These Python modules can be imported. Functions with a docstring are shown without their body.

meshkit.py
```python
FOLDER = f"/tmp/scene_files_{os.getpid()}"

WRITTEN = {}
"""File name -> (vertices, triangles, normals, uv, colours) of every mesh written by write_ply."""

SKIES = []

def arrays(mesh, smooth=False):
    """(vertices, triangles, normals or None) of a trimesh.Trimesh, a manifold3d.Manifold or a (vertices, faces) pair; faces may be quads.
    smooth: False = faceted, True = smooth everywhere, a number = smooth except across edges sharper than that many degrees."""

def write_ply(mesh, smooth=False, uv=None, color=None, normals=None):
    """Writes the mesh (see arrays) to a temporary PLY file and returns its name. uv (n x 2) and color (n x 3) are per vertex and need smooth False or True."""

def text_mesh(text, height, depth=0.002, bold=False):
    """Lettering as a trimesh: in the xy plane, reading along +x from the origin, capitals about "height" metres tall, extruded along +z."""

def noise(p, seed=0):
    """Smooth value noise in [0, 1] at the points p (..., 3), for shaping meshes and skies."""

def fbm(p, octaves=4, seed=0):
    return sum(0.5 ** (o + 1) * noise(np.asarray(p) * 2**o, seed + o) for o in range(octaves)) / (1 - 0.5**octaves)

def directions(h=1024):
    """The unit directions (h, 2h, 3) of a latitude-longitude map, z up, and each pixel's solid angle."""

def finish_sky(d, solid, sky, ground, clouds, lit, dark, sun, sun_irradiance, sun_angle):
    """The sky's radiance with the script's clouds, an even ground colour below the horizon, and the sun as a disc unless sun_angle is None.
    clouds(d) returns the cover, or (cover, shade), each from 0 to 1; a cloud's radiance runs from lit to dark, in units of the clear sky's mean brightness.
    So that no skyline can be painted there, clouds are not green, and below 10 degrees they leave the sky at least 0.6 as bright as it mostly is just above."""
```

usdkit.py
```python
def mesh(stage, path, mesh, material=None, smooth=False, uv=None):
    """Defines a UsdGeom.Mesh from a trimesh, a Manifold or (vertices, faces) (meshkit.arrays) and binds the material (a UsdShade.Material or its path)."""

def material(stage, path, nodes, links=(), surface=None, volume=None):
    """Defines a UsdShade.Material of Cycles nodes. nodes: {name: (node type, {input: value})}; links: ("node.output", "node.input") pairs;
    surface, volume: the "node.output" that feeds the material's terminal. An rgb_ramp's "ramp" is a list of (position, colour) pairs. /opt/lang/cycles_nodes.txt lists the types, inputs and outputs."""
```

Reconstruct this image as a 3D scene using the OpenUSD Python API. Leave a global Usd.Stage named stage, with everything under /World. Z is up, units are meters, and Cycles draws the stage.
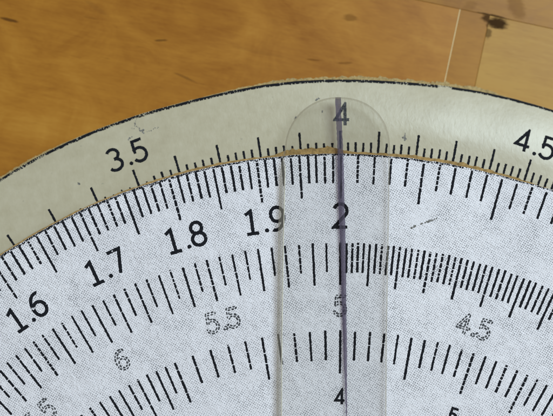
import math, random
import numpy as np, trimesh, usdkit, meshkit
from shapely import affinity
from shapely.geometry import LineString, Polygon, Point
from shapely.ops import unary_union
from pxr import Gf, Sdf, Usd, UsdGeom, UsdLux, UsdShade

# ------------------------------------------------------------------ stage, camera, light
stage = Usd.Stage.CreateInMemory()
UsdGeom.SetStageUpAxis(stage, UsdGeom.Tokens.z)
UsdGeom.SetStageMetersPerUnit(stage, 1.0)
UsdGeom.Xform.Define(stage, '/World')
UsdGeom.Scope.Define(stage, '/World/Looks')
random.seed(7); RNG = np.random.default_rng(7)

S = 0.00015            # metres per unit of the drawing (the rule is about 18 cm across)
H = 0.130              # camera height above the table
W = 553 * S
cam = UsdGeom.Camera.Define(stage, '/World/camera')
cam.AddTranslateOp().Set(Gf.Vec3d(0, 0, H))
cam.CreateHorizontalApertureAttr(36.0)
cam.CreateVerticalApertureAttr(36.0 * 770 / 1024)
cam.CreateFocalLengthAttr(36.0 * H / W)
cam.CreateFStopAttr(8.0)
cam.CreateFocusDistanceAttr(H - 0.0051)
cam.CreateClippingRangeAttr(Gf.Vec2f(0.005, 10))
cam.CreateExposureAttr(0.0)

# a window high up to the right, and the dim room around
win = UsdLux.RectLight.Define(stage, '/World/window_light')
win.CreateWidthAttr(0.62); win.CreateHeightAttr(0.46)
win.CreateIntensityAttr(12.6)
win.CreateColorAttr(Gf.Vec3f(0.74, 0.90, 1.0))
def aim(prim, pos, target):
    m = Gf.Matrix4d().SetLookAt(Gf.Vec3d(*pos), Gf.Vec3d(*target), Gf.Vec3d(0, 1, 0)).GetInverse()
    UsdGeom.Xformable(prim).AddTransformOp().Set(m)
aim(win, (0.55, 0.36, 0.83), (0, 0, 0))
dome = UsdLux.DomeLight.Define(stage, '/World/room_light')
dm = usdkit.material(stage, '/World/Looks/room_air', {
    'b': ('background_shader', {'color': (1.0, 0.95, 0.86), 'strength': 0.25})}, [], surface='b.background')
UsdShade.MaterialBindingAPI.Apply(dome.GetPrim()).Bind(dm)

# ------------------------------------------------------------------ small helpers
USED = {}
def numbered(parent, name):
    n = USED.get((parent, name), 0); USED[(parent, name)] = n + 1
    return name if n == 0 else f'{name}_{n:03d}'
def keys(prim, **kw):
    for k, v in kw.items(): prim.SetCustomDataByKey(k, v)
    return prim
def obj(name, mesh, mat, parent='/World', smooth=False, **kw):
    path = f'{parent}/{numbered(parent, name)}'
    keys(usdkit.mesh(stage, path, mesh, mat, smooth=smooth).GetPrim(), **kw)
    return path
def xform(name, parent='/World', **kw):
    path = f'{parent}/{numbered(parent, name)}'
    keys(UsdGeom.Xform.Define(stage, path).GetPrim(), **kw)
    return path
def smooth01(t):
    t = np.clip(t, 0, 1); return t * t * (3 - 2 * t)
def world(px, py, z=0.0):
    k = S * (H - z) / H
    return (px - 276.5) * k, (208 - py) * k
def fb(x, y, scale, seed, octs=3):
    p = np.stack([np.asarray(x) * scale + 31.7, np.asarray(y) * scale + 17.3, np.zeros_like(np.asarray(x, float)) + 0.5], -1)
    return meshkit.fbm(p, octs, seed)

# ------------------------------------------------------------------ materials
class G:
    """collects nodes and links"""
    def __init__(s): s.n = {}; s.l = []; s.c = 0
    def add(s, kind, inputs=None, **links):
        s.c += 1; nm = f'{kind[:6]}{s.c}'
        s.n[nm] = (kind, dict(inputs or {}))
        for k, v in links.items(): s.l.append((v, f'{nm}.{k}'))
        return nm
    def math(s, op, a, b=None, c=None, clamp=False):
        inp = {'math_type': op, 'use_clamp': clamp}; ln = {}
        for k, v in (('value1', a), ('value2', b), ('value3', c)):
            if v is None: continue
            if isinstance(v, str): ln[k] = v
            else: inp[k] = v
        return s.add('math', inp, **ln) + '.value'
    def noise(s, vec, scale, detail=3, rough=0.55, distortion=0.0):
        return s.add('noise_texture', {'scale': scale, 'detail': detail, 'roughness': rough, 'distortion': distortion}, vector=vec) + '.fac'
    def ramp(s, fac, stops):
        return s.add('rgb_ramp', {'ramp': stops}, fac=fac) + '.color'
    def rng(s, v, a, b, c=0.0, d=1.0):
        return s.add('map_range', {'range_type': 'smoothstep', 'from_min': a, 'from_max': b, 'to_min': c, 'to_max': d}, value=v) + '.result'
    def mixc(s, fac, a, b, kind='mix'):
        inp = {'mix_type': kind}; ln = {}
        for k, v in (('fac', fac), ('color1', a), ('color2', b)):
            if isinstance(v, str): ln[k] = v
            else: inp[k] = v
        return s.add('mix', inp, **ln) + '.color'
    def mapping(s, vec, rot=0.0, scale=(1, 1, 1), loc=(0, 0, 0)):
        return s.add('mapping', {'mapping_type': 'point', 'rotation': (0, 0, rot), 'scale': scale, 'location': loc}, vector=vec) + '.vector'
    def done(s, name, surf, volume=None):
        return usdkit.material(stage, f'/World/Looks/{name}', s.n, s.l, surface=surf)

TILT = math.radians(-12.0)     # the grain runs down to the right by 12 degrees
def wood(name, dark, mid, light, seed, spots=(), tone=1.0, gloss=0.36, streak=1.0):
    g = G()
    pos = g.add('geometry') + '.position'
    al = g.mapping(pos, rot=-TILT, loc=(seed * 0.37, seed * 0.11, seed))
    warp = g.mapping(al, scale=(0.45, 1, 1))
    big = g.noise(warp, 34.0, 4, 0.55, 1.2)
    blot = g.noise(g.mapping(al, scale=(0.8, 1, 1)), 120.0, 5, 0.66, 0.8)
    fine = g.noise(g.mapping(al, scale=(0.16, 1, 1)), 1900.0, 5, 0.75, 0.4)
    mids = g.noise(g.mapping(al, scale=(0.06, 1, 1)), 330.0, 4, 0.6, 0.5)
    v = g.math('multiply_add', big, 0.40, g.math('multiply_add', blot, 0.34, g.math('multiply_add', mids, 0.11 * streak, g.math('multiply', fine, 0.18 * streak))))
    col = g.ramp(v, [(0.36, dark), (0.51, mid), (0.66, light)])
    # short dark pores along the grain
    por = g.noise(g.mapping(al, scale=(0.10, 1, 1)), 2600.0, 2, 0.5)
    pm = g.rng(por, 0.66, 0.78, 0.0, 0.28)
    col = g.mixc(pm, col, tuple(c * 0.45 for c in dark))
    mask = 0.0
    wob = g.noise(al, 900.0, 4, 0.7)
    wst = g.noise(g.mapping(al, scale=(0.18, 1, 1)), 1700.0, 4, 0.7)
    for (px, py, a, b, rot, strength, c) in spots:
        x, y = world(px, py)
        d = g.add('vector_math', {'math_type': 'subtract', 'vector2': (x, y, 0)}, vector1=pos) + '.vector'
        m = g.mapping(g.mapping(d, rot=-math.radians(rot)), scale=(1 / (a * S), 1 / (b * S), 0))
        ln = g.add('vector_math', {'math_type': 'length'}, vector1=m) + '.value'
        ln = g.math('add', ln, g.math('multiply_add', wst, 1.3, -0.65))
        ln = g.math('add', ln, g.math('multiply_add', wob, 0.7, -0.35))
        f = g.rng(ln, 0.55, 1.15, strength, 0.0)
        col = g.mixc(f, col, c); mask = g.math('maximum', mask, f)
    bm = g.add('bump', {'strength': 0.10, 'distance': 0.00006}, height=mids)
    ro = g.math('multiply_add', blot, 0.20, gloss - 0.10)
    p = g.add('principled_bsdf', {}, base_color=col, specular_ior_level=g.math('multiply_add', mask, -0.2, 0.2), roughness=ro, normal=bm + '.normal')
    return g.done(name, p + '.BSDF')

DK = (0.036, 0.016, 0.007)
wood_left = wood('honey_wood', (0.27, 0.092, 0.011), (0.41, 0.170, 0.021), (0.53, 0.256, 0.040), 1.0, spots=[
    (9, 20, 10, 1.7, -14, 0.8, (0.09, 0.035, 0.01)), (161, 40.5, 7, 1.2, 3, 0.7, (0.11, 0.045, 0.012)),
    (186, 78, 13, 1.5, -24, 0.5, (0.14, 0.055, 0.015)), (350, 18, 8, 3.6, -10, 0.5, (0.15, 0.06, 0.015)),
    (314, 60, 9, 1.3, -4, 0.6, (0.15, 0.055, 0.012)), (345, 63, 8, 1.2, 2, 0.55, (0.16, 0.06, 0.014)),
    (96, 8, 14, 3, -35, 0.18, (0.17, 0.07, 0.02)), (258, 52, 34, 2.0, -12, 0.15, (0.2, 0.08, 0.02))])
wood_short = wood('amber_wood', (0.25, 0.096, 0.009), (0.375, 0.160, 0.017), (0.475, 0.228, 0.030), 4.3, spots=[
    (489, 19, 9, 4.5, -8, 0.85, DK), (489, 27, 3.0, 6, 10, 0.7, DK)])
wood_pale = wood('pale_wood', (0.31, 0.138, 0.018), (0.40, 0.195, 0.030), (0.475, 0.255, 0.048), 9.1, streak=1.7, spots=[
    (497, 23.5, 12, 6.5, -8, 0.95, DK), (488, 33, 4, 6, 0, 0.6, DK)])
wood_upper = wood('brown_wood', (0.185, 0.066, 0.006), (0.30, 0.122, 0.012), (0.40, 0.185, 0.022), 14.7, streak=1.3, spots=[
    (497, 17.5, 20, 2.2, -13, 0.85, DK), (516, 5, 9, 17, 15, 0.40, (0.15, 0.06, 0.015)), (470, 6, 8, 5, 15, 0.25, (0.14, 0.06, 0.02))])

def plain(name, col, rough=0.6, var=0.25, scale=900.0, spec=0.4, bump=0.0):
    g = G(); pos = g.add('geometry') + '.position'
    n = g.noise(pos, scale, 4, 0.6)
    c = g.ramp(n, [(0.3, tuple(c * (1 - var) for c in col)), (0.7, tuple(min(1, c * (1 + var)) for c in col))])
    ex = {}
    if bump:
        b = g.add('bump', {'strength': bump, 'distance': 0.0001}, height=n); ex['normal'] = b + '.normal'
    p = g.add('principled_bsdf', {'roughness': rough, 'specular_ior_level': spec}, base_color=c, **ex)
    return g.done(name, p + '.BSDF')

seam_dark = plain('seam_brown', (0.16, 0.072, 0.018), 0.8)
seam_pale = plain('pale_glue', (0.74, 0.56, 0.27), 0.5, 0.15)
board = plain('cardboard', (0.36, 0.225, 0.085), 0.9, 0.4, 1800.0, 0.2, 0.6)
board_fray = plain('frayed_board', (0.40, 0.285, 0.125), 0.95, 0.35, 2600.0, 0.1, 0.6)

def ink(name, col, var):
    g = G(); pos = g.add('geometry') + '.position'
    n = g.noise(pos, 5200.0, 3, 0.6)
    c = g.ramp(n, [(0.36, col), (0.74, tuple(min(1, k + var) for k in col))])
    p = g.add('principled_bsdf', {'roughness': 0.8, 'specular_ior_level': 0.08}, base_color=c)
    return g.done(name, p + '.BSDF')
ink_black = ink('black_ink', (0.006, 0.0065, 0.010), 0.02)
ink_worn = ink('worn_ink', (0.022, 0.023, 0.028), 0.16)
pencil = ink('grey_smudge', (0.125, 0.115, 0.10), 0.20)

def ring_paper():
    g = G(); pos = g.add('geometry') + '.position'
    a = g.noise(pos, 70.0, 5, 0.62); b = g.noise(pos, 700.0, 4, 0.65)
    fib = g.noise(g.mapping(pos, rot=0.8, scale=(1, 0.55, 1)), 2000.0, 3, 0.5, 0.4)
    v = g.math('multiply_add', a, 0.6, g.math('multiply', b, 0.4))
    col = g.ramp(v, [(0.3, (0.42, 0.360, 0.238)), (0.5, (0.50, 0.440, 0.303)), (0.68, (0.56, 0.500, 0.362))])
    sp = g.rng(g.noise(pos, 1500.0, 2, 0.4), 0.74, 0.80, 0.0, 0.35)
    col = g.mixc(sp, col, (0.25, 0.24, 0.19))
    bm = g.add('bump', {'strength': 0.32, 'distance': 0.00007}, height=fib)
    p = g.add('principled_bsdf', {'roughness': 0.37, 'specular_ior_level': 0.7}, base_color=col, normal=bm + '.normal')
    return g.done('cream_paper', p + '.BSDF')
def disc_paper():
    g = G(); pos = g.add('geometry') + '.position'
    per = 2.0 * S
    q = g.mapping(pos, rot=0.54, scale=(1 / per, 1 / per, 0))
    vo = g.add('voronoi_texture', {'dimensions': '2D', 'feature': 'f1', 'scale': 1.0, 'randomness': 0.22}, vector=q) + '.distance'
    n1 = g.noise(pos, 260.0, 4, 0.7); n2 = g.noise(pos, 2300.0, 3, 0.6)
    rad = g.math('multiply_add', n1, 0.55, g.math('multiply_add', n2, 0.46, -0.29))
    d = g.math('subtract', vo, rad)
    dot = g.rng(d, -0.12, 0.14, 0.80, 0.0)
    a = g.noise(pos, 60.0, 4, 0.6)
    paper = g.ramp(a, [(0.3, (0.81, 0.775, 0.805)), (0.7, (0.86, 0.825, 0.85))])
    col = g.mixc(dot, paper, (0.13, 0.135, 0.15))
    fib = g.noise(pos, 2600.0, 4, 0.65); cr = g.noise(pos, 620.0, 3, 0.55, 0.6)
    bm = g.add('bump', {'strength': 0.7, 'distance': 0.00017}, height=g.math('multiply_add', cr, 1.6, fib))
    p = g.add('principled_bsdf', {'roughness': 0.6, 'specular_ior_level': 0.35}, base_color=col, normal=bm + '.normal')
    return g.done('printed_paper', p + '.BSDF')
paper_cream = ring_paper(); paper_white = disc_paper()

def plastic():
    g = G()
    f = g.add('layer_weight', {'blend': 0.12}) + '.fresnel'
    t = g.add('transparent_bsdf', {'color': (0.955, 0.953, 0.948)}) + '.BSDF'
    s = g.add('glossy_bsdf', {'color': (1, 1, 1), 'roughness': 0.06}) + '.BSDF'
    m = g.add('mix_closure', {}, fac=f, closure1=t, closure2=s)
    return g.done('clear_plastic', m + '.closure')
def cut_edge():
    g = G()
    t = g.add('transparent_bsdf', {'color': (0.89, 0.875, 0.845)}) + '.BSDF'
    d = g.add('principled_bsdf', {'base_color': (0.46, 0.42, 0.35), 'roughness': 0.3}) + '.BSDF'
    m = g.add('mix_closure', {'fac': 0.17}, closure1=t, closure2=d)
    return g.done('cut_plastic', m + '.closure')
def marker():
    g = G(); pos = g.add('geometry') + '.position'
    n = g.noise(g.mapping(pos, scale=(1, 0.2, 1)), 2600.0, 3, 0.6)
    c = g.ramp(n, [(0.3, (0.045, 0.034, 0.060)), (0.7, (0.105, 0.082, 0.135))])
    d = g.add('principled_bsdf', {'roughness': 0.5}, base_color=c) + '.BSDF'
    t = g.add('transparent_bsdf', {'color': (0.56, 0.50, 0.60)}) + '.BSDF'
    m = g.add('mix_closure', {}, fac=g.rng(n, 0.3, 0.7, 0.45, 0.72), closure1=t, closure2=d)
    return g.done('violet_marker', m + '.closure')
plastic_m, edge_m, marker_m = plastic(), cut_edge(), marker()

# ------------------------------------------------------------------ the tabletop: staves of wood
top = xform('tabletop', kind='structure', label='varnished honey coloured wooden tabletop of glued staves')
cu, su = math.cos(TILT), math.sin(TILT)
ox, oy = world(470, 11.3)                       # a point on the seam between the two upper rows
def uv(u, v): return ox + u * cu - v * su, oy + u * su + v * cu
def plank(u0, u1, v0, v1, mat, **kw):
    b = 0.00004; z0, z1 = -0.022, 0.0
    vs, fs = [], []
    for (ins, z) in ((0, z0), (0, z1 - b), (b, z1)):
        for (u, v) in ((u0 + ins, v0 + ins), (u1 - ins, v0 + ins), (u1 - ins, v1 - ins), (u0 + ins, v1 - ins)):
            vs.append((*uv(u, v), z))
    for k in range(2):
        for i in range(4):
            j = (i + 1) % 4; fs.append((4 * k + i, 4 * k + j, 4 * k + 4 + j, 4 * k + 4 + i))
    fs += [(8, 9, 10, 11), (3, 2, 1, 0)]
    obj('plank', (vs, fs), mat, top, **kw)
def along(px, py): x, y = world(px, py); return (x - ox) * cu + (y - oy) * su
j1, j2 = along(452.3, 46), along(481, 57)
gp = 0.00002; RH = 0.050
plank(-0.42, j1 - gp, -RH, -gp, wood_left, label='long honey coloured stave with a few dark flecks')
plank(j1 + gp, j2 - gp, -RH, -gp, wood_short, label='short amber stave between two joints')
plank(j2 + gp, 0.36, -RH, -gp, wood_pale, label='paler stave with fine lines of grain and a black knot')
plank(-0.30, 0.115, gp, RH, wood_upper, label='browner stave above the long seam')
plank(0.115 + 2 * gp, 0.36, gp, RH, wood_left); plank(-0.42, -0.30 - 2 * gp, gp, RH, wood_pale)
mats = [wood_left, wood_pale, wood_short, wood_upper]
for r in list(range(-5, -1)) + [1, 2]:
    u = -0.42
    cuts = sorted(random.uniform(-0.3, 0.3) for _ in range(2)) + [0.36]
    for i, c in enumerate(cuts):
        plank(u, c - 2 * gp, r * RH + gp, (r + 1) * RH - gp, mats[(i + r) % 4]); u = c
# the glue in the seams
def strip_uv(u0, u1, v0, v1, z, mat, name, **kw):
    obj(name, ([(*uv(u0, v0), z), (*uv(u1, v0), z), (*uv(u1, v1), z), (*uv(u0, v1), z)], [(0, 1, 2, 3)]), mat, top, **kw)
strip_uv(-0.42, 0.36, -5 * RH, 3 * RH, -0.00005, seam_dark, 'seam_glue')
strip_uv(j1 - 0.000055, j1 + 0.000055, -RH, -gp, 0.00002, seam_pale, 'pale_seam', label='thin pale line of glue across the stave')

# ------------------------------------------------------------------ the slide rule: geometry of its discs
RC = (346.55, 735.84)       # centre of the base disc, drawing units
DC = (337.6, 763.0)         # centre of the turning disc
ZR, ZD, ZC = 0.0029, 0.0042, 0.00468   # heights of the two papers and of the underside of the cursor
def layer(z0): return S * (H - z0) / H
KR, KD = layer(ZR), layer(ZD)
RCW, DCW = world(*RC, ZR), world(*DC, ZD)

def rr(a):                  # the hand-cut radius of the base disc by angle (degrees from the top, clockwise)
    ks = [-180, -120, -70, -46, -38, -33, -27, -20, -13.6, -7, -1.6, 2, 7.4, 12, 18.2, 24, 40, 90, 140, 180]
    vs = [668, 662, 650, 655, 655, 656, 656.5, 655.5, 654.0, 656.8, 657.0, 656.0, 657.0, 658.5, 659.0, 660, 662, 672, 674, 668]
    a = (np.asarray(a) + 180) % 360 - 180
    base = np.interp(a, ks, vs)
    return base
def rr_s(a): return np.interp((np.asarray(a, float) + 180) % 360 - 180, RIMS, RIMR)
RIMS = np.linspace(-180, 180, 721)
def rr_fix():
    th = np.radians(RIMS); r = sum(rr(RIMS + d) for d in (-3, -1.5, 0, 1.5, 3)) / 5
    tx, ty = RCW[0] + KR * r * np.sin(th), RCW[1] + KR * r * np.cos(th); x, y = tx, ty
    for _ in range(4):
        z = ring_z(x, y); k = (H - z) / (H - ZR)
        rad = np.hypot(tx * k - RCW[0], ty * k - RCW[1]); x, y = RCW[0] + rad * np.sin(th), RCW[1] + rad * np.cos(th)
    return rad / KR
def jag(a, amp, freq, seed):
    a = np.asarray(a, float)
    return (fb(np.cos(np.radians(a)) * freq, np.sin(np.radians(a)) * freq, 1.0, seed, 4) - 0.5) * 2 * amp
def ring_z(x, y):
    dx, dy = (np.asarray(x) - RCW[0]) / KR, (np.asarray(y) - RCW[1]) / KR
    r = np.hypot(dx, dy)
    ang = np.degrees(np.arctan2(dx, dy))
    east = smooth01((ang + 10) / 22.0)
    roll = np.clip((r - 604) / 54.0, 0, 1.15) ** 1.6
    amt = 0.00085 + 0.00095 * east + 0.0003 * (fb(dx, dy, 0.012, 5) - 0.5)
    return ZR + 0.00012 - amt * roll + 0.00045 * (fb(dx, dy, 0.010, 9, 2) - 0.5)
def disc_z(x, y):
    dx, dy = (np.asarray(x) - DCW[0]) / KD, (np.asarray(y) - DCW[1]) / KD
    r = np.hypot(dx, dy)
    return ZD + 0.00060 * (fb(dx, dy, 0.011, 21, 3) - 0.5) - 0.00012 * smooth01((r - 570) / 40)

RIMR = rr_fix()
def disc_mesh(cw, k, rfun, zfun, dz_top, thick, inner=0.0, n=1440, dense=None, flat_z=None):
    """a sheet following zfun + dz_top, with a rim going down by thick"""
    fine = np.linspace(-55, 55, n); rest = np.linspace(55, 305, n // 4)[1:-1]
    a = np.concatenate([fine, rest]); rad = rfun(a)
    fr = np.concatenate([[0.02], np.linspace(0.1, 0.6, 6), np.linspace(0.64, 0.999, 44), [1.0]])
    m = len(a); th = np.radians(a); V = []
    for f in fr:
        x = cw[0] + k * rad * f * np.sin(th); y = cw[1] + k * rad * f * np.cos(th)
        V.append(np.c_[x, y, zfun(x, y) + dz_top])
    low = V[-1].copy(); low[:, 2] = np.maximum(low[:, 2] - thick, 0.00002); V.append(low)
    V = np.vstack(V); F = []
    i = np.arange(m); j = (i + 1) % m
    for q in range(len(fr)):
        F.append(np.c_[(q + 1) * m + i, (q + 1) * m + j, q * m + j, q * m + i])
    F = np.vstack(F)
    # the hole at the centre is closed with a fan
    c = len(V); V = np.vstack([V, [[cw[0], cw[1], float(zfun(np.array([cw[0]]), np.array([cw[1]]))[0]) + dz_top]]])
    tri = np.vstack([F[:, [0, 1, 2]], F[:, [0, 2, 3]], np.c_[i, j, np.full(m, c)][:, [0, 2, 1]][:, ::-1]])
    t = trimesh.Trimesh(V, tri, process=False)
    # faces of the sheet must look up
    nz = t.face_normals[:len(F), 2]
    if np.median(nz) < 0: t.invert()
    return t

rule = xform('circular_slide_rule', category='slide rule',
             label='home-made circular slide rule of cardboard and printed paper lying on the wooden tabletop')
# base disc
fray_pts = [(-1.5, 7.5, 3.0), (4.5, 4.0, 2.2), (-5.2, 1.5, 1.2), (8.4, 1.2, 3.6), (10.9, 1.3, 3.4), (12.6, 1.0, 2.6), (-30.5, 4.5, 2.4)]
def board_r(a):
    e = np.zeros_like(np.asarray(a, float)) + 0.15
    for c, wd, am in fray_pts: e = e + am * np.exp(-((np.asarray(a) - c) / wd) ** 2)
    return rr_s(a) + e * (0.75 + jag(a, 0.7, 420, 3) + jag(a, 1.0, 60, 33)) + jag(a, 0.4, 150, 4)
base = obj('base_disc', disc_mesh(RCW, KR, board_r, ring_z, -0.00014, 0.0022), board_fray, rule, 40,
           label='outer base disc of cardboard with a cream paper face')
def paper_r(a): return rr_s(a) + jag(a, 0.45, 50, 6) - 0.25
obj('paper_face', disc_mesh(RCW, KR, paper_r, ring_z, 0.0, 0.00013), paper_cream, base, 40)
# turning disc
def dboard_r(a):
    a = np.asarray(a, float)
    e = 1.3 + 5.0 * smooth01((a + 6.6) / 2.6) * smooth01((1.7 - a) / 2.2) + 0.9 * np.exp(-((a + 12) / 4) ** 2) + 1.6 * np.exp(-((a - 10) / 7) ** 2) + 1.0 * np.exp(-((a - 22) / 8) ** 2)
    return 609.5 + e * (1 + jag(a, 0.8, 80, 8)) + jag(a, 0.3, 220, 12)
disc = obj('turning_disc', disc_mesh(DCW, KD, dboard_r, disc_z, -0.00014, 0.00085), board, rule, 40,
           label='inner disc of brown cardboard faced with white paper printed with scales')
def dpaper_r(a):
    return 609.3 + jag(a, 0.9, 60, 14) + 2.5 * smooth01((np.asarray(a, float) - 14) / 8) * smooth01((40 - np.asarray(a, float)) / 12)
obj('paper_face', disc_mesh(DCW, KD, dpaper_r, disc_z, 0.0, 0.00013), paper_white, disc, 40)

# ------------------------------------------------------------------ printing
LIFT = 0.000018
class Face:
    def __init__(s, centre, k, zf, path): s.c, s.k, s.zf, s.path = centre, k, zf, path; s.rest = []
    def place(s, xy):        # drawing units relative to the disc centre (x right, y up) -> world
        xy = np.asarray(xy, float); x = s.c[0] + s.k * xy[:, 0]; y = s.c[1] + s.k * xy[:, 1]
        return np.c_[x, y, s.zf(x, y) + LIFT]
FR, FD = Face(RCW, KR, ring_z, base), Face(DCW, KD, disc_z, disc)

def runs(length, style):
    """the inked stretches of a printed line: solid, with one or two breaks, or dashed like a coarse print"""
    if style == 0: return [(0, length)]
    out, t = [], 0.0
    while t < length:
        a = random.uniform(5, 20) if style == 1 else random.uniform(1.6, 4.2) if style == 3 else random.uniform(2.5, 7)
        out.append((t, min(length, t + a))); t += a + (random.uniform(0.35, 1.0) if style < 3 else random.uniform(0.9, 1.8))
    return [o for o in out if o[1] - o[0] > 0.7]
def line_mesh(a, r0, r1, w, style, cheap=False):
    th = math.radians(a); d = np.array([math.sin(th), math.cos(th)]); n = np.array([d[1], -d[0]])
    V, F = [], []
    for (s0, s1) in ([(0, r1 - r0)] if cheap else runs(r1 - r0, style)):
        m = 2 if cheap else max(3, int((s1 - s0) / 1.1) + 1)
        ts = np.linspace(r0 + s0, r0 + s1, m); b = len(V)
        for i, t in enumerate(ts):
            end = 0.9 if (i in (0, m - 1)) else 1.0
            wl, wr = (w / 2 * end * (1 if cheap else random.uniform(0.74, 1.18)) for _ in range(2))
            V += [d * t - n * wl, d * t + n * wr]
        F += [(b + 2 * i, b + 2 * i + 1, b + 2 * i + 3, b + 2 * i + 2) for i in range(m - 1)]
    return np.array(V), F
def put(face, name, VF, mat, aside=False, **kw):
    V, F = VF
    P = face.place(V); F = np.asarray(F)
    if F.shape[1] == 4: F = np.vstack([F[:, [0, 1, 2]], F[:, [0, 2, 3]]])
    t = trimesh.Trimesh(P, F, process=False)
    fn = np.cross(P[F[:, 1]] - P[F[:, 0]], P[F[:, 2]] - P[F[:, 0]])[:, 2]
    f2 = F.copy(); f2[fn < 0] = f2[fn < 0][:, ::-1]
    t = trimesh.Trimesh(P, f2, process=False)
    if aside: face.rest.append(t)
    else: obj(name, t, mat, face.path, **kw)

def arc(cx, cy, rx, ry, a0, a1, n=18):
    t = np.radians(np.linspace(a0, a1, n)); return [(cx + rx * math.cos(q), cy + ry * math.sin(q)) for q in t]
SIX = [arc(.31, .31, .27, .305, 0, 360, 30), [(.55, .95)] + arc(.44, .40, .405, .58, 78, 186, 16)]
GL = {'1': [[(.09, .83), (.34, .97), (.34, 0)], [(.08, 0), (.60, 0)]],
      '2': [arc(.30, .70, .28, .30, 160, -28, 16) + [(.03, 0), (.60, 0)]],
      '3': [arc(.27, .755, .26, .245, 150, -90), arc(.27, .265, .30, .265, 90, -152)],
      '4': [[(.46, 0), (.46, 1.0), (.02, .27), (.64, .27)]],
      '5': [[(.55, 1.0), (.13, 1.0), (.10, .54)] + arc(.28, .325, .305, .325, 128, -150)],
      '6': SIX, '7': [[(.03, 1.0), (.58, 1.0), (.24, 0)]],
      '8': [arc(.30, .755, .235, .24, 0, 360, 26), arc(.30, .268, .285, .268, 0, 360, 28)],
      '9': [[(.62 - x, 1 - y) for x, y in l] for l in SIX], '0': [arc(.31, .5, .28, .5, 0, 360, 30)]}
def rough(sh):
    # the slightly uneven edge of ink on soft paper
    out = []
    for g in getattr(sh, 'geoms', [sh]):
        def ringp(c):
            c = LineString(c).segmentize(.035); p = np.array(c.coords)[:-1]
            return p + RNG.normal(0, .006, p.shape)
        q = Polygon(ringp(g.exterior.coords), [ringp(i.coords) for i in g.interiors]).buffer(0)
        out.append(q)
    return unary_union(out)
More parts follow.
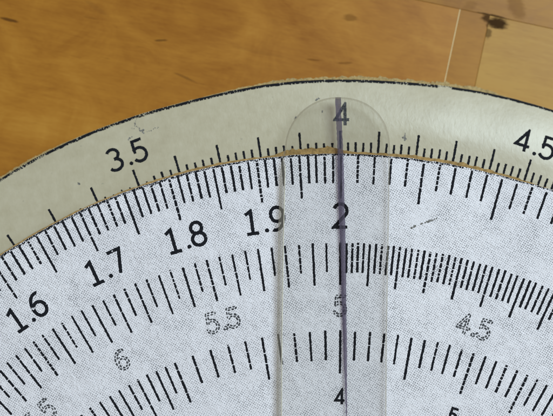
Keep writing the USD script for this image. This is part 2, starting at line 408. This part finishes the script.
def numeral(face, text, a, r, h, w, mat, hollow=False, aside=False, sx=1.0, blot=0.0, shift=0.0, **kw):
    shapes, x = [], 0.0
    for ch in text:
        if ch == '.':
            shapes.append(Point(x * sx + .115, 0.06).buffer(max(w / h * 0.62, 0.07), 6)); x += .31
        else:
            for l in GL[ch]:
                ls = LineString([((x + p) * sx, q) for p, q in l])
                shapes.append(ls)
            x += .83
    width = (x - .20) * sx
    if hollow:
        # lettering that came out of the printer as a broken outline
        lines = [s.buffer(w / h / 2 * .80, 6) if s.geom_type == 'LineString' else s for s in shapes]
        out = unary_union(lines).boundary; bits = []
        for part in getattr(out, 'geoms', [out]):
            t = 0.0
            while t < part.length:
                st = random.uniform(.035, .10)
                seg = [part.interpolate(min(part.length, t + st * q / 3)) for q in range(4)]
                bits.append(LineString([(p.x, p.y) for p in seg]).buffer(random.uniform(.032, .050), 3)); t += st + random.uniform(.10, .16)
        sh = unary_union(bits)
    else:
        bits = []
        for s in shapes:
            if s.geom_type != 'LineString': bits.append(s); continue
            bits.append(s.buffer(w / h / 2, 6, cap_style='flat', join_style='mitre', mitre_limit=1.6))
            if blot:         # worn spots bitten out of the print
                for q in range(int(s.length / .1)):
                    if random.random() < blot: bits[-1] = bits[-1].difference(s.interpolate(random.random(), normalized=True).buffer(random.uniform(.02, .07), 3))
        sh = rough(unary_union(bits))
    sh = affinity.translate(sh, -width / 2, -.5)
    sh = affinity.scale(sh, h, h, origin=(0, 0)).simplify(0.02)
    sh = affinity.rotate(affinity.translate(sh, shift, r), -a, origin=(0, 0))
    V, F = [], []
    for gm in getattr(sh, 'geoms', [sh]):
        if gm.area < .05: continue
        v, f = trimesh.creation.triangulate_polygon(gm, engine='earcut')
        F += [tuple(q + len(V) for q in t) for t in f]; V += [tuple(q) for q in v]
    if V:
        V, F = np.array(V), np.array(F)
        if not aside:
            V, F = trimesh.remesh.subdivide_to_size(np.c_[V, np.zeros(len(V))], F, 2.5, max_iter=12); V = V[:, :2]
        put(face, 'numeral', (V, F), mat, aside, **kw)

LIM = 44
# -- scale of the base disc: 1 to 10 once round; where each value stands round the hand-cut disc
kn = [3.2, 3.3, 3.4, 3.5, 3.6, 3.7, 3.8, 3.9, 4.0, 4.1, 4.2, 4.3, 4.4, 4.5]
ka = [-34.1, -29.46, -25.0, -20.70, -16.49, -12.38, -8.44, -4.50, -0.64, 3.10, 6.82, 10.50, 14.15, 17.74]
L4 = lambda v: 360 * math.log10(v / 4.0)
def ring_angle(v):
    t = L4(v)
    xs = [L4(k) for k in kn]
    if t < xs[0]: return ka[0] + (t - xs[0]) * (360 + ka[0] - ka[-1] - 0) / 360 if False else ka[0] + (t - xs[0])
    if t > xs[-1]: return ka[-1] + (t - xs[-1])
    return float(np.interp(t, xs, ka))
for i in range(50, 500):
    v = i / 50
    if v < 1: continue
    a = ring_angle(v); long = i % 5 == 0; inside = abs(a) < 38
    if not inside and (v > 6 and i % 5): continue
    worn = a < -19.8
    r1 = (605.0 if long else 593.2 + random.uniform(-.8, .8)) - (3.2 if worn and not long else 0)
    put(FR, 'tick', line_mesh(a + random.uniform(-.03, .03), 566, r1, (2.4 if long else 2.3) * (.8 if worn and not long else 1), 0, not inside), ink_black, not inside)
for i in range(2, 20):
    v = i / 2; a = ring_angle(v)
    numeral(FR, ('%g' % v), a + (.2 if v == 4 else 0), 621, 21.3, 3.1, ink_worn if v == 4 else ink_black, aside=abs(a) > 38, sx=1.06)

# -- scales of the turning disc, all measured from its index line at 2
A0 = 0.33
def da(t): return A0 + (t if t < 0 else t * 1.035 if t < 60 else 62.1 + (t - 60) * (297.9 / 300))
def wrap(t): return (t + 180) % 360 - 180
def disc_tick(t, r0, r1, w, styles):
    a = da(wrap(t)); inside = abs(a) < LIM
    put(FD, 'tick', line_mesh(a + random.uniform(-.04, .04), r0 + random.uniform(-.6, .6), r1 + random.uniform(-.8, .8), w * random.uniform(.9, 1.08),
        random.choices((0, 1, 2, 3), styles)[0], not inside), ink_black, not inside)
vals = [1 + i / 100 for i in range(100)] + [2 + i / 50 for i in range(150)] + [5 + i / 20 for i in range(100)]
for v in vals:
    n = round(v * 100)
    long = n % 5 == 0 if v < 2 else n % 10 == 0
    disc_tick(360 * math.log10(v / 2), 565 if long else 580, 607.3, 2.45, (8, 5, 1, 0) if v < 2 else (5, 4, 2.5, 0))
for n in list(range(10, 20)) + list(range(20, 100, 5)):
    t = wrap(360 * math.log10(n / 20)); a = da(t)
    if 0 < t < 34: continue
    numeral(FD, '%g' % (n / 10), a, 547.5, 23.3, 3.4, ink_black, aside=abs(a) > LIM, blot=.04 if n < 18 else 0)
# reciprocal scale, 5 under the 2
vals = [1 + i / 100 for i in range(0, 100, 2)] + [2 + i / 50 for i in range(150)] + [5 + i / 20 for i in range(100)]
for v in vals:
    n = round(v * 100); long = n % 10 == 0
    disc_tick(-360 * math.log10(v / 5), 477.5 if long else 490.5, 520, 2.45 if v < 5 else 2.25, (2, 4, 5, 0) if 4.52 < v < 4.8 else (6, 5, 1.2, 0))
for n in range(10, 100, 5):
    a = da(wrap(-360 * math.log10(n / 50)))
    numeral(FD, '%g' % (n / 10), a, 457.3, 18.8, 2.7, ink_worn, hollow=True, aside=abs(a) > LIM)
# scale of squares, 4 under the 2
for cyc in range(2):
    vals = [1 + i / 50 for i in range(50)] + [2 + i / 20 for i in range(20)] + [3 + i / 10 for i in range(70)]
    for v in vals:
        n = round(v * 100); long = n % 10 == 0 if v < 3 else n % 50 == 0
        disc_tick(180 * math.log10(v / 4) + 180 * cyc, 389.5 if long else 403, 432.5, 2.45, (7, 4, 1.2, 0))
    for n in range(1, 10):
        a = da(wrap(180 * math.log10(n / 4) + 180 * cyc))
        numeral(FD, str(n if cyc == 0 else n * 10), a, 366, 14.6, 2.5, ink_black, aside=abs(a) > LIM)
for f in (FR, FD):
    obj('far_markings', trimesh.util.concatenate(f.rest), ink_black, f.path, kind='stuff', label='printed ticks and figures round the rest of the disc')

# -- printed outline circles, broken by wear and by the scissors
def outline(face, rf, w, a0, a1, keep, mat, seed, name='printed_rim', rows=3, step=.055):
    # a worn black line: the ink has flaked off in grains, more in some places than in others
    r = random.Random(seed); V, F = [], []
    qs = np.arange(a0, a1, step); cs = rf(qs); th = np.radians(qs)
    wear = fb(qs * 0.9, qs * 0, 1.0, seed + 40, 3); wid = w * (0.62 + 0.75 * fb(qs * 2.3, qs * 0, 1.0, seed + 60, 3))
    for i in range(len(qs)):
        d = np.array([math.sin(th[i]), math.cos(th[i])])
        for k in range(rows + 1): V.append(d * (cs[i] + .1 - wid[i] * (k + (r.uniform(-.22, .22) if k else 0)) / rows))
    for i in range(len(qs) - 1):
        for k in range(rows):
            p = keep - 1.3 * max(0, wear[i] - .5) - (.22 if k == rows - 1 else 0) - (.08 if k == 0 else 0)
            if r.random() < p:
                b = i * (rows + 1) + k; F.append((b, b + 1, b + rows + 2, b + rows + 1))
    put(face, name, (np.array(V), F), mat)
rim_keep = lambda q: paper_r(q) - .15
outline(FR, rim_keep, 2.9, -27.5, 8.2, 1.05, ink_black, 1)
outline(FR, rim_keep, 1.6, 8.2, 9.4, .45, ink_black, 9)
outline(FR, rim_keep, 2.6, 9.4, 40, 1.2, ink_black, 2)
outline(FR, rim_keep, 2.6, -44, -27.5, .85, ink_black, 3)
rd = lambda q: dpaper_r(q) - .2
outline(FD, rd, 2.3, -44, -14, .82, ink_black, 4)
outline(FD, rd, 1.8, -14, 12, .85, ink_black, 5, rows=2)
outline(FD, rd, 1.4, 12, 44, .62, ink_black, 6, rows=2)

# -- smudges
def smudge(face, centre, pts, w, mat, seed):
    r = random.Random(seed); bits = []
    for (p0, p1, ww) in pts:
        n = 9
        for i in range(n):
            t = i / (n - 1)
            if r.random() < .1: continue
            c = Point(p0[0] + (p1[0] - p0[0]) * t + r.uniform(-.6, .6), p0[1] + (p1[1] - p0[1]) * t + r.uniform(-.6, .6))
            bits.append(c.buffer(ww * r.uniform(.45, 1.0), 3))
    sh = unary_union(bits); V, F = [], []
    sh = affinity.affine_transform(sh, [1, 0, 0, -1, -centre[0], centre[1]])
    for gm in getattr(sh, 'geoms', [sh]):
        v, f = trimesh.creation.triangulate_polygon(gm, engine='earcut')
        F += [tuple(q + len(V) for q in t) for t in f]; V += [tuple(q) for q in v]
    put(face, 'smudge', (np.array(V), F), mat)
smudge(FD, DC, [((411, 228), (416, 226), 1.3), ((421, 224), (432, 220), 1.5), ((428, 221), (436, 219), .8)], 1, pencil, 1)
smudge(FR, RC, [((404.5, 134), (404.8, 141), 1.0), ((403, 137.5), (406, 139), .8)], 1, pencil, 2)
smudge(FR, RC, [((134, 123), (143, 133), .8), ((140, 131), (144, 129), 1.0), ((147, 132), (158, 127), .6), ((128, 139), (131, 137), .9), ((136, 118), (134, 128), .5)], 1, pencil, 3)
smudge(FR, RC, [((78.5, 183), (79.6, 184), .9)], 1, pencil, 4)
smudge(FR, RC, [((316, 99.5), (319, 98), .9), ((322, 111), (323, 112), .6), ((294.5, 119), (296, 117), .8)], 1, pencil, 5)

# ------------------------------------------------------------------ the cursor: a strip of clear plastic with a marker line
KC = layer(ZC)
def cw(px, py): k = KC; return ((px - 276.5) * k, (208 - py) * k)
ol = [(276.3, 416), (276.8, 330), (278.0, 240), (279.8, 175), (281.6, 162)]
for q in np.linspace(183, 357, 40):
    t = math.radians(q); cx = 337.3; rx = 52.5
    c, s_ = math.cos(t), -math.sin(t)
    pw = 1.0 if c < 0 else 0.88
    ol.append((cx + rx * math.copysign(abs(c) ** pw, c), 150 - 52.6 * abs(s_) ** pw))
ol += [(389.6, 165), (388.4, 240), (386.8, 330), (386.2, 416), (385, 800), (372, 820), (335, 830), (298, 820), (276, 800)]
poly = Polygon([cw(*p) for p in ol]).buffer(0)
TH = 0.0005; BV = 0.00024
def ring_pts(p, n=420):
    b = p.exterior; return np.array([b.interpolate(i / n, normalized=True).coords[0] for i in range(n)])
o = ring_pts(poly); cen = o.mean(0)
nrm = np.roll(o, -1, 0) - np.roll(o, 1, 0); nrm = np.c_[nrm[:, 1], -nrm[:, 0]]; nrm /= np.linalg.norm(nrm, axis=1)[:, None]
if not Point(*(o[0] - nrm[0] * 1e-4)).within(poly): nrm = -nrm
left = np.clip((-nrm[:, 0] - .86) / .12, 0, 1) * np.clip((cw(0, 158)[1] - o[:, 1]) / (8 * S), 0, 1)
inn = o - nrm * (BV + 0.00050 * left)[:, None]  # left bevel widened to stand in for the grey shadow band there
zc = lambda p: np.full(len(p), ZC + 0.00010)
def flat(p, z, up=True):
    v, f = trimesh.creation.triangulate_polygon(Polygon(p), engine='earcut')
    f = f if up else f[:, ::-1]
    V = np.c_[v, np.full(len(v), z)]
    n = np.cross(V[f[:, 1]] - V[f[:, 0]], V[f[:, 2]] - V[f[:, 0]])[:, 2].mean()
    if (n > 0) != up: f = f[:, ::-1]
    return trimesh.Trimesh(V, f, process=False)
slab = trimesh.util.concatenate([flat(inn, ZC + TH), flat(inn, ZC, False)])
cursor = obj('cursor', slab, plastic_m, rule, label='clear plastic cursor strip with a rounded end and a violet hairline')
n = len(o); i = np.arange(n); j = (i + 1) % n
V = np.vstack([np.c_[inn, np.full(n, ZC + TH)], np.c_[o, np.full(n, ZC + TH - BV * .9)], np.c_[o, np.full(n, ZC)], np.c_[inn, np.full(n, ZC)]])
F = np.vstack([np.c_[q * n + i, q * n + j, (q + 1) * n + j, (q + 1) * n + i] for q in range(3)])
ed = trimesh.Trimesh(V, np.vstack([F[:, [0, 1, 2]], F[:, [0, 2, 3]]]), process=False)
if ed.face_normals[np.arange(n)][:, 2].mean() < 0: ed.invert()
obj('cut_edge', ed, edge_m, cursor)
# added pale ridge standing in for the bright highlight along the left edge
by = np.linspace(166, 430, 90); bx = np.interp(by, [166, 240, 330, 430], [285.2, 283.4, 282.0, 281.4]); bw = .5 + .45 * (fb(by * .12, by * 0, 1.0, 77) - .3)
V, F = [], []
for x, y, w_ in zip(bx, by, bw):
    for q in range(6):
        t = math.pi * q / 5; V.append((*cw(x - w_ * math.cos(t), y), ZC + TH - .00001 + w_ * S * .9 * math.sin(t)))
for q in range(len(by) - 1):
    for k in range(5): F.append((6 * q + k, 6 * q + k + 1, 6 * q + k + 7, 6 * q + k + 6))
obj('edge_glint', (V, F), plain('glint_plastic', (0.62, 0.58, 0.49), 0.35, 0.15), cursor, True)
# the marker line, wide at the top and thin below, on the underside
hl = [(97.4, 335.2, 341.2), (112, 335.6, 341.0), (130, 336.6, 342.2), (150, 337.4, 343.2), (175, 337.8, 344.0), (205, 338.4, 344.6), (232, 339.6, 345.4), (262, 340.8, 346.0),
      (300, 341.6, 346.3), (340, 343.2, 347.0), (370, 344.2, 347.0), (392, 345.2, 347.0), (416, 345.9, 347.2), (470, 346.8, 348.0), (700, 347.5, 349)]
ys = np.concatenate([np.linspace(97.4, 416, 160), [470, 700]]); ha = np.array(hl)
xl = np.interp(ys, ha[:, 0], ha[:, 1]) + RNG.uniform(-.25, .25, len(ys)); xr = np.interp(ys, ha[:, 0], ha[:, 2]) + RNG.uniform(-.25, .25, len(ys))
V = [];
for y, a, b in zip(ys, xl, xr): V += [(*cw(a, y), ZC - 0.00002), (*cw(b, y), ZC - 0.00002)]
F = [(2 * q, 2 * q + 1, 2 * q + 3, 2 * q + 2) for q in range(len(ys) - 1)]
obj('hairline', (V, [f[::-1] for f in F]), marker_m, cursor)
